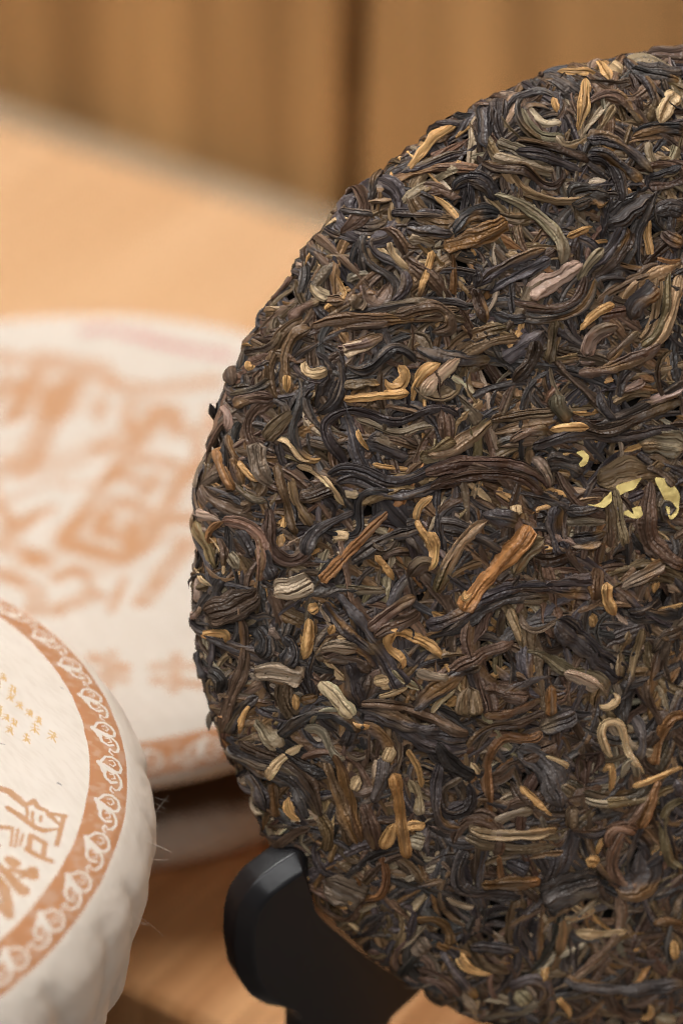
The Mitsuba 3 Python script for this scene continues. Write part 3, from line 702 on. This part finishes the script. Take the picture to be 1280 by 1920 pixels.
LEAVES = """
g17 -418,916 -447,896 -493,857 -531,819
g11 -527,878 -536,871 -531,848
f33 -572,848 -596,809 -605,776
f37 -350,931 -363,887 -371,851
g15 -232,937 -229,904
s30 -286,921 -268,882 -223,872
g19 -162,967 -177,919 -196,869
g13 -210,988 -176,979 -134,974
g16 -126,1012 -120,979 -118,956
p27 -109,999 -90,973
d14 -228,936 -255,951 -287,941 -303,912 -294,879 -267,856
d17 -194,900 -157,925 -111,928 -85,899 -68,872
o17 -119,913 -145,879 -163,861
s17 -158,865 -191,848 -223,841 -240,863
d22 -73,1012 -57,961 -41,921 -58,871
d30 -66,985 -25,963 27,953
p30 14,921 -21,893 -38,864
d20 -93,849 -55,857 7,849
s15 -64,836 -64,800 -53,779 -3,784
s35 -359,850 -307,824 -248,808
d30 -318,851 -245,828 -188,797
d18 -390,846 -365,815 -300,799 -259,769 -242,777 -239,802
d20 -186,817 -146,803 -130,766 -132,716
d40 -182,842 -128,821 -91,783 -73,766
s17 -546,763 -508,790 -459,815 -408,822
d25 -444,783 -417,800 -383,786 -373,750
s22 -372,765 -328,745 -282,706 -256,668 -261,623
d20 -569,750 -519,745 -461,731
p15 -573,700 -569,669 -547,642
r30 -478,676 -416,689 -352,713
d30 -608,714 -604,663 -563,629 -568,589 -605,573
g13 -498,672 -516,629 -534,586
r11 -464,664 -464,624 -471,580
f48 -432,636 -414,623 -427,595
d30 -417,589 -353,622 -284,646
d25 -432,596 -421,554 -414,528
f50 -232,735 -185,746 -155,733
f40 -171,690 -116,714 -55,744
d30 -206,603 -162,628 -120,684
k31 -333,571 -274,595 -220,622
s18 -233,590 -204,622 -176,645
g13 -245,672 -192,687
g14 -82,691 -87,651 -80,600
r13 -75,617 -50,607 -23,609
b17 -203,542 -147,572 -83,590
g20 -167,538 -215,518 -238,496
d30 -380,560 -306,537 -239,546 -208,593
o42 -52,587 -69,529 -89,480 -123,453
k25 -156,492 -203,487 -233,445
d35 -681,560 -606,563 -491,562 -447,547
b15 -558,548 -491,562 -461,558
s22 -687,501 -647,512 -611,524
o30 -518,449 -464,484 -406,503 -356,503
o25 -282,520 -292,476 -305,442
g15 -587,466 -579,445 -606,433
g13 -511,461 -544,450 -555,428
d25 -549,497 -491,471 -411,459
f35 -391,461 -347,481 -305,503
d22 -375,414 -341,446 -326,490
d20 -192,435 -154,461 -125,484
d22 -251,416 -194,420 -135,434 -86,455
d18 -337,530 -382,536 -397,547
d20 -643,798 -623,812 -611,767 -640,734 -662,721
d15 -658,766 -628,753 -593,753
s18 -540,696 -516,692 -492,682
d23 -542,722 -504,708 -456,698
d23 -456,698 -410,734 -361,729
d25 -71,700 -44,707 -14,694
d30 -74,760 -37,762 -4,774
d22 -58,668 -41,647 -20,639
f40 -80,560 -116,533 -138,505
g11 -681,657 -677,628 -671,606 -697,593 -710,582
s24 -728,638 -715,615 -696,603
k37 -638,599 -655,578
b24 -738,552 -689,559 -617,556 -544,549
d22 -583,561 -533,568 -493,564 -479,542 -518,522
b34 -741,560 -776,543 -804,502 -810,449 -800,427
g11 -791,471 -795,435
k19 -697,513 -654,512 -608,525
f45 -734,511 -699,471 -702,439 -747,394
p16 -749,496 -755,472 -731,466 -715,473
g15 -586,466 -578,438 -594,426 -614,445
b20 -694,438 -657,442 -621,435
g18 -695,413 -652,413 -571,413
d20 -682,478 -625,476 -599,494 -553,468
g14 -508,462 -548,436 -567,393
s22 -471,468 -515,437 -552,391
d17 -698,283 -729,336 -734,368 -707,390 -655,385 -596,363 -550,374 -482,359
s14 -676,375 -637,359 -590,342 -548,350 -514,330
d17 -772,461 -773,413 -789,374 -790,333 -764,306 -735,316
p10 -823,348 -805,344 -791,321 -765,304
o20 -787,398 -818,377 -845,350
d24 -896,416 -861,429 -821,426
k18 -925,424 -908,400 -915,372
r20 -933,344 -928,303 -911,261
d24 -904,326 -904,294 -894,268
s26 -857,347 -855,289 -838,263
g11 -897,317 -880,288 -861,274
b36 -814,302 -814,253 -802,211 -790,173
p15 -794,298 -758,281 -730,246 -713,215
s12 -717,240 -682,232
d28 -796,239 -755,244 -729,254
f36 -660,333 -625,317 -582,296
d36 -733,258 -675,268 -625,243 -571,242 -491,267
g12 -653,287 -629,280 -581,269
g10 -678,359 -669,333 -646,307
o47 -563,290 -521,298 -487,307
d24 -853,228 -854,183 -846,137 -819,122 -794,136 -787,164
d20 -790,127 -770,172 -736,189 -694,201
d16 -761,174 -685,204 -679,228 -649,237 -626,231
r17 -771,76 -717,125 -664,169 -603,216
g14 -545,215 -576,193 -582,168
g15 -581,181 -568,146 -554,116 -568,76
p15 -742,160 -706,157
g14 -665,116 -651,97 -633,62
d33 -868,159 -868,118 -855,88
d20 -937,205 -897,195 -871,172 -868,126 -883,86
p10 -1016,118 -991,95 -970,82
o18 -995,207 -975,161 -967,115
b17 -999,222 -1007,184 -1012,154
g12 -868,547 -868,546 -850,527
g15 -852,501 -858,478
d12 -886,518 -853,517 -815,523 -791,549
d14 -904,441 -860,445 -821,462
d21 -896,500 -893,457
d14 -975,313 -988,248 -976,207
s12 -969,337 -980,296 -984,264
d16 -827,607 -839,570 -819,561
d19 -777,670 -803,637 -818,619
d18 -742,679 -744,639 -760,608
k16 -760,689 -751,678
d16 -777,569 -750,590 -716,599
f28 -584,622 -613,584 -633,623
s16 -664,634 -639,640 -619,640
d20 -557,643 -557,611 -589,582
o16 -925,294 -906,269 -880,243 -853,236
s16 -942,160 -928,130 -918,113
d16 -952,177 -940,139 -950,115
f29 -914,187 -901,157 -891,132
d18 -674,149 -648,122 -618,144
d16 -654,106 -620,118 -588,111
d25 -604,67 -574,89 -543,61
o28 -549,296 -499,302 -450,328 -422,348
b29 -423,334 -373,339 -296,343
s32 -295,383 -291,356 -270,328
d19 -392,302 -348,317 -313,317
d23 -351,291 -280,302 -241,305 -180,287 -113,291 -55,277
g15 -314,316 -279,318 -240,313
d23 -255,325 -209,306 -162,315 -122,326 -49,341
k15 -47,368 -88,353 -135,347
k17 -168,373 -119,391
d34 -554,244 -496,256 -439,255 -382,244 -329,196
k23 -349,267 -328,235 -320,207
f45 -323,261 -288,253 -247,233
s49 -142,271 -95,270 -57,250
o49 -230,205 -186,223 -127,216
d30 -130,232 -92,216 -62,189
o32 -210,191 -203,152 -199,113 -191,65
d28 -125,197 -137,144 -137,97 -120,65 -75,28
s17 -299,136 -248,134 -221,130
f34 -311,172 -319,119 -307,79
p21 -392,185 -393,163
d26 -457,172 -424,162 -390,150
r29 -368,140 -415,91 -456,54 -512,-5
g13 -502,32 -506,17 -491,27
b17 -504,-6 -539,-18 -568,-3
o27 -343,114 -380,91 -407,52
o23 -448,160 -496,127 -530,85 -558,31
g14 -561,150 -551,118 -565,77
b14 -354,69 -358,31 -313,6 -260,-16
k27 -204,1 -155,22 -114,37
g21 -230,16 -230,-19 -216,-52
d32 -579,-41 -521,-24 -461,8 -403,17 -333,9
f38 -350,26 -305,17 -254,11
p15 -423,-11 -411,-52 -402,-84
s14 -395,-20 -392,-50 -373,-60 -341,-49 -313,-79
s11 -396,0 -373,-6 -353,-4
f42 -333,-46 -290,-90 -250,-134 -210,-174
s21 -396,-101 -347,-122 -317,-145 -279,-157 -242,-186
g23 -263,-42 -258,-74
o32 -179,-76 -195,-129 -207,-190
f32 -192,-51 -134,-66 -83,-73
d23 -578,-145 -517,-110 -457,-89 -414,-79
k15 -291,92 -260,89 -232,93
d19 -290,104 -258,104 -222,111
d17 -211,378 -206,347 -185,322
o19 -189,353 -157,365 -106,367
d19 -296,159 -262,158 -230,162
b23 -240,48 -250,10 -249,-25
f34 -92,111 -101,147 -79,129
f31 -123,-28 -152,-44 -192,-47
k23 -109,-7 -79,-22
d23 -151,-134 -126,-106 -85,-96
b14 -151,-80 -118,-111
g17 -632,-107 -636,-80 -654,-52 -645,-35 -611,-46 -574,-69 -552,-98 -545,-125
s47 -861,59 -835,61 -783,74
f68 -988,31 -937,47 -885,70
g20 -998,-18 -978,-9 -956,-13 -958,-29
d19 -924,42 -922,-10 -925,-63 -944,-111 -968,-174 -982,-210
g19 -777,30 -799,24
g20 -798,10 -805,-32 -815,-70
g14 -753,-7 -763,-27
p10 -750,-33 -725,-33
d38 -752,45 -731,5 -700,-38 -673,-67
d38 -687,-31 -647,-9 -589,11
s14 -746,66 -696,53 -650,48
s41 -908,-91 -866,-89 -817,-105
f51 -734,-82 -725,-123 -720,-172
d53 -721,-176 -662,-191 -596,-229 -517,-256
s34 -912,-179 -897,-202 -871,-244
d26 -873,-217 -841,-192 -797,-174 -748,-186 -724,-220
s13 -812,-198 -793,-174 -763,-172 -731,-197
g11 -744,-193 -723,-205 -694,-214
p15 -897,-302 -887,-274 -855,-249 -819,-234
r14 -897,-307 -894,-345 -893,-383
s19 -829,-206 -792,-218 -778,-255 -746,-271
d43 -965,-230 -916,-265 -858,-294 -828,-342 -819,-384
d19 -963,-211 -941,-165 -904,-135
g9 -947,-211 -935,-173 -918,-147
g17 -838,-134 -841,-170
r19 -829,-148 -795,-143
b43 -792,-263 -775,-318 -762,-374 -746,-444
p27 -663,-253 -682,-282
p30 -731,-308 -750,-329
g15 -638,-265 -623,-293 -614,-343
r19 -667,-306 -662,-347 -658,-411 -650,-481
d21 -710,-361 -688,-308 -682,-273
g26 -671,-405 -696,-462
g19 -652,-411 -610,-416
s30 -647,-439 -613,-452
g16 -866,-340 -860,-373 -844,-388
g15 -957,-308 -961,-343
d22 -576,-294 -589,-355 -584,-410 -546,-427
r17 -709,-466 -695,-513 -710,-551 -740,-554
s48 -811,-519 -765,-539 -736,-559
g15 -794,-580 -757,-558
b15 -676,-478 -647,-499 -627,-534
s13 -661,-76 -647,-109 -591,-154
p17 -691,-126 -657,-121
p13 -688,-140 -641,-136
p13 -685,-157 -624,-142
d26 -623,-191 -582,-160 -529,-131 -484,-114
s15 -586,-199 -562,-175 -535,-157
o51 -508,-155 -513,-212
d30 -689,-104 -720,-71 -780,-70
s26 -782,-52 -752,-50 -711,-63
k26 -875,-5 -852,-28
d23 -996,-86 -974,-93 -977,-130
d22 -1022,-50 -1018,-82 -1004,-105
d34 -896,1 -882,-35 -897,-60
d30 -851,-20 -836,-38 -852,-77
s23 -608,-113 -580,-125 -546,-133
s26 -792,-112 -761,-146 -730,-188
d26 -944,-290 -922,-331 -912,-375
d22 -906,-471 -878,-431 -828,-403
r13 -784,-437 -800,-479
d22 -727,-359 -717,-405 -709,-461
b22 -814,-379 -799,-413 -807,-455
s19 -638,-322 -624,-360 -626,-396
r24 -353,-170 -358,-230
s22 -328,-148 -288,-169 -258,-194 -242,-212
p14 -263,-218 -244,-227 -226,-214 -237,-201
p16 -243,-328 -260,-288 -254,-260 -233,-259 -220,-297 -202,-341 -183,-368
d18 -195,-251 -182,-290 -194,-342
r18 -96,-260 -135,-271 -155,-314 -169,-350
f44 -482,-162 -435,-176 -396,-185
b24 -487,-211 -422,-214 -372,-196
d36 -380,-253 -342,-241 -309,-228
r18 -377,-257 -418,-268 -459,-265 -476,-286 -488,-338 -494,-426
f50 -428,-288 -381,-318 -356,-367 -351,-414
p10 -377,-306 -345,-323 -322,-342
g14 -425,-363 -395,-400 -368,-428
o36 -328,-412 -335,-457
s22 -483,-435 -449,-418 -404,-415
d24 -578,-254 -557,-297 -511,-331
p12 -518,-302 -503,-328
o37 -535,-437 -488,-460 -432,-470 -359,-472
d24 -538,-475 -556,-515 -554,-542 -507,-569 -439,-590
r10 -478,-491 -476,-525 -474,-559
b14 -422,-506 -377,-502 -320,-514
g24 -309,-524 -280,-532
d24 -258,-509 -248,-469 -219,-472 -204,-492
r20 -155,-381 -179,-427 -198,-476
g12 -209,-390 -171,-379 -103,-363
s14 -308,-398 -285,-409 -240,-416 -203,-408
o18 -108,-429 -143,-449 -150,-503 -140,-551 -116,-568
f61 -193,-518 -200,-582 -254,-587
f61 -399,-599 -349,-584 -282,-571
r24 -514,-550 -458,-556 -400,-551
p14 -342,-614 -319,-635
r14 -183,-675 -158,-670 -121,-688
p18 -337,-676 -288,-683 -234,-681
d24 -545,-679 -497,-684 -444,-699
r20 -643,-621 -607,-615 -584,-640 -581,-672
g20 -569,-673 -539,-726 -495,-734
d18 -598,-684 -571,-729 -529,-790
g16 -374,-803 -358,-834 -348,-876
g14 -397,-731 -403,-772
b24 -360,-642 -368,-721
g15 -232,-735 -210,-720
g16 -143,-711 -144,-756
d25 -365,-763 -283,-796 -200,-807 -124,-804
b12 -325,-805 -292,-856 -242,-858
g14 -217,-871 -192,-865 -196,-841
s33 -183,-876 -140,-892
s33 -456,-785 -431,-817
s36 -645,-658 -622,-687
d29 -647,-738 -600,-747 -569,-789
d24 -420,-532 -463,-509
f48 -294,-358 -287,-322 -304,-378
s24 -352,-367 -321,-392
g16 -270,-365 -252,-343 -252,-401
d24 -122,-385 -107,-420
s24 -229,-371 -211,-341 -196,-375
"""
NAME = {'d': 'leaf_strand', 'f': 'flat_leaf', 'b': 'leaf_strand', 'o': 'flat_leaf', 's': 'leaf_strand', 'p': 'golden_bud', 'g': 'golden_bud', 'r': 'leaf_stem', 'k': 'leaf_strand'}
tr = np.random.default_rng(101)
tall = []
ROWS = LEAVES.strip().split('\n')
ORDER = sorted(range(len(ROWS)), key=lambda q: ROWS[q][0] in 'gprk')      # buds and stems lie uppermost
for line in (ROWS[q] for q in ORDER):
    head, *pp = line.split()
    path = np.array([[float(q) for q in a_.split(',')] for a_ in pp]) * 1e-4
    kind, wd = head[0], float(head[1:]) * 1e-4
    ln = np.linalg.norm(np.diff(path, axis=0), axis=1).sum()
    if wd > .0029 and kind in 'dbso' and ln > 2.4 * wd:           # a wide rolled leaf: two or three strips folded side by side
        k_ = 3 if wd > .0042 else 2
        seg = np.r_[0, np.cumsum(np.linalg.norm(np.diff(path, axis=0), axis=1))]
        q = np.linspace(0, ln, 9)
        fine = CubicSpline(seg, path)(q) if len(path) > 2 else np.stack([np.interp(q, seg, path[:, c]) for c in (0, 1)], 1)
        tg = np.gradient(fine, axis=0)
        sd = np.stack([-tg[:, 1], tg[:, 0]], 1) / np.linalg.norm(tg, axis=1, keepdims=True)
        a0, rate = tr.uniform(0, 6.28), tr.uniform(1.2, 3.2) * tr.choice([-1, 1])
        strips = []
        for j_ in range(k_):
            off = .34 * wd * (np.linspace(-1, 1, k_)[j_] + .30 * np.sin(a0 + 2.1 * j_ + rate * q / ln * 2))
            strips.append(lay(fine + sd * off[:, None], wd * tr.uniform(.46, .62) * (1.15 if k_ == 2 else .95), kind, .0034, 16, .0006, tr, sink=-.10))
        tall.append((kind, collect(strips)))
    else:
        tall.append((kind, lay(path, wd * 1.06, kind, .0042 if kind in 'gprk' else .0034, 20, .0006, tr, sink=-.28 if kind in 'gp' else -.12)))
V, F, U, C = collect(fill)
k = add('tea_cake__packed_leaves', (on_cake(V), F), 'm_leaf', smooth=True, uv=U, color=C)
tag(k, kind='stuff')
PART_LABELS = {163: 'thick straight orange brown stem lying diagonally right of centre',
               194: 'pale golden bud bent into a loop below the centre of the face',
               110: 'long thin reddish brown stem lying diagonally left of the centre',
               0: 'long tan golden leaf at the upper left rim',
               262: 'pale looped bud near the lower right of the face',
               268: 'reddish stem bent like a hook on the lower face',
               99: 'pale greyish bud lying diagonally near the left rim',
               81: 'short golden bud curled like a hook'}
for k_, (kind, (V, F, U, C)) in zip(ORDER, tall):
    k = add('tea_cake__' + NAME[kind], (on_cake(V), F), 'm_leaf', smooth=True, uv=U, color=C)
    if k_ in PART_LABELS:
        tag(k, PART_LABELS[k_])
SCRAPS = [[(-.0268, .0268), (-.0252, .0272), (-.0243, .0258), (-.0250, .0243), (-.0275, .0236), (-.0262, .0248), (-.0254, .0258)],
          [(-.0256, .0168), (-.0235, .0166), (-.0207, .0190), (-.0208, .0171), (-.0225, .0158)],
          [(-.0198, .0198), (-.0170, .0203), (-.0145, .0208), (-.0160, .0188), (-.0193, .0178)],
          [(-.0190, .0144), (-.0152, .0155), (-.0148, .0130), (-.0172, .0132)],
          [(-.0122, .0205), (-.0095, .0200), (-.0072, .0168), (-.0078, .0132), (-.0098, .0118), (-.0104, .0160)]]


def scrap_mesh(poly, seed):
    from shapely.geometry import Polygon
    r = np.random.default_rng(seed)
    p = np.array(poly)
    d = np.r_[0, np.cumsum(np.linalg.norm(np.diff(np.vstack([p, p[:1]]), axis=0), axis=1))]
    q = np.linspace(0, d[-1], 41)[:-1]
    pc = np.vstack([p, p[:1]])
    e = np.stack([np.interp(q, d, pc[:, 0]), np.interp(q, d, pc[:, 1])], 1) + r.normal(0, .00007, (40, 2))
    for _ in range(2):
        e = (np.roll(e, 1, 0) + 2 * e + np.roll(e, -1, 0)) / 4
    pg = Polygon(e).buffer(0)
    pg = max(getattr(pg, 'geoms', [pg]), key=lambda g: g.area)
    v2, f2 = trimesh.creation.triangulate_polygon(pg, engine='earcut')
    m2 = trimesh.Trimesh(np.column_stack([v2, 0 * v2[:, 0]]), f2)
    vv, ff = trimesh.remesh.subdivide_to_size(m2.vertices, m2.faces, .0005)
    gi = np.clip(((vv[:, :2] + HALF) / G).astype(int), 0, NG - 1)
    h_ = np.percentile(height[gi[:, 1], gi[:, 0]], 72) + .0004 + .0016 * (meshkit.fbm(vv * 330, 3, seed) - .5)
    n_ = len(vv)
    top = np.column_stack([vv[:, :2], h_])
    bot = np.column_stack([vv[:, :2], h_ - .00014])
    np.maximum.at(height, (gi[:, 1], gi[:, 0]), np.full(len(vv), h_.mean(), np.float32))
    return on_cake(np.vstack([top, bot])), np.vstack([ff, ff[:, ::-1] + n_])


scrap_parts = [scrap_mesh(p_, 40 + k_) for k_, p_ in enumerate(SCRAPS)]
for m_ in scrap_parts:
    k = add('tea_cake__paper_scrap', m_, 'm_scrap', smooth=True)
    tag(k, 'torn bit of yellow paper showing between the leaves')
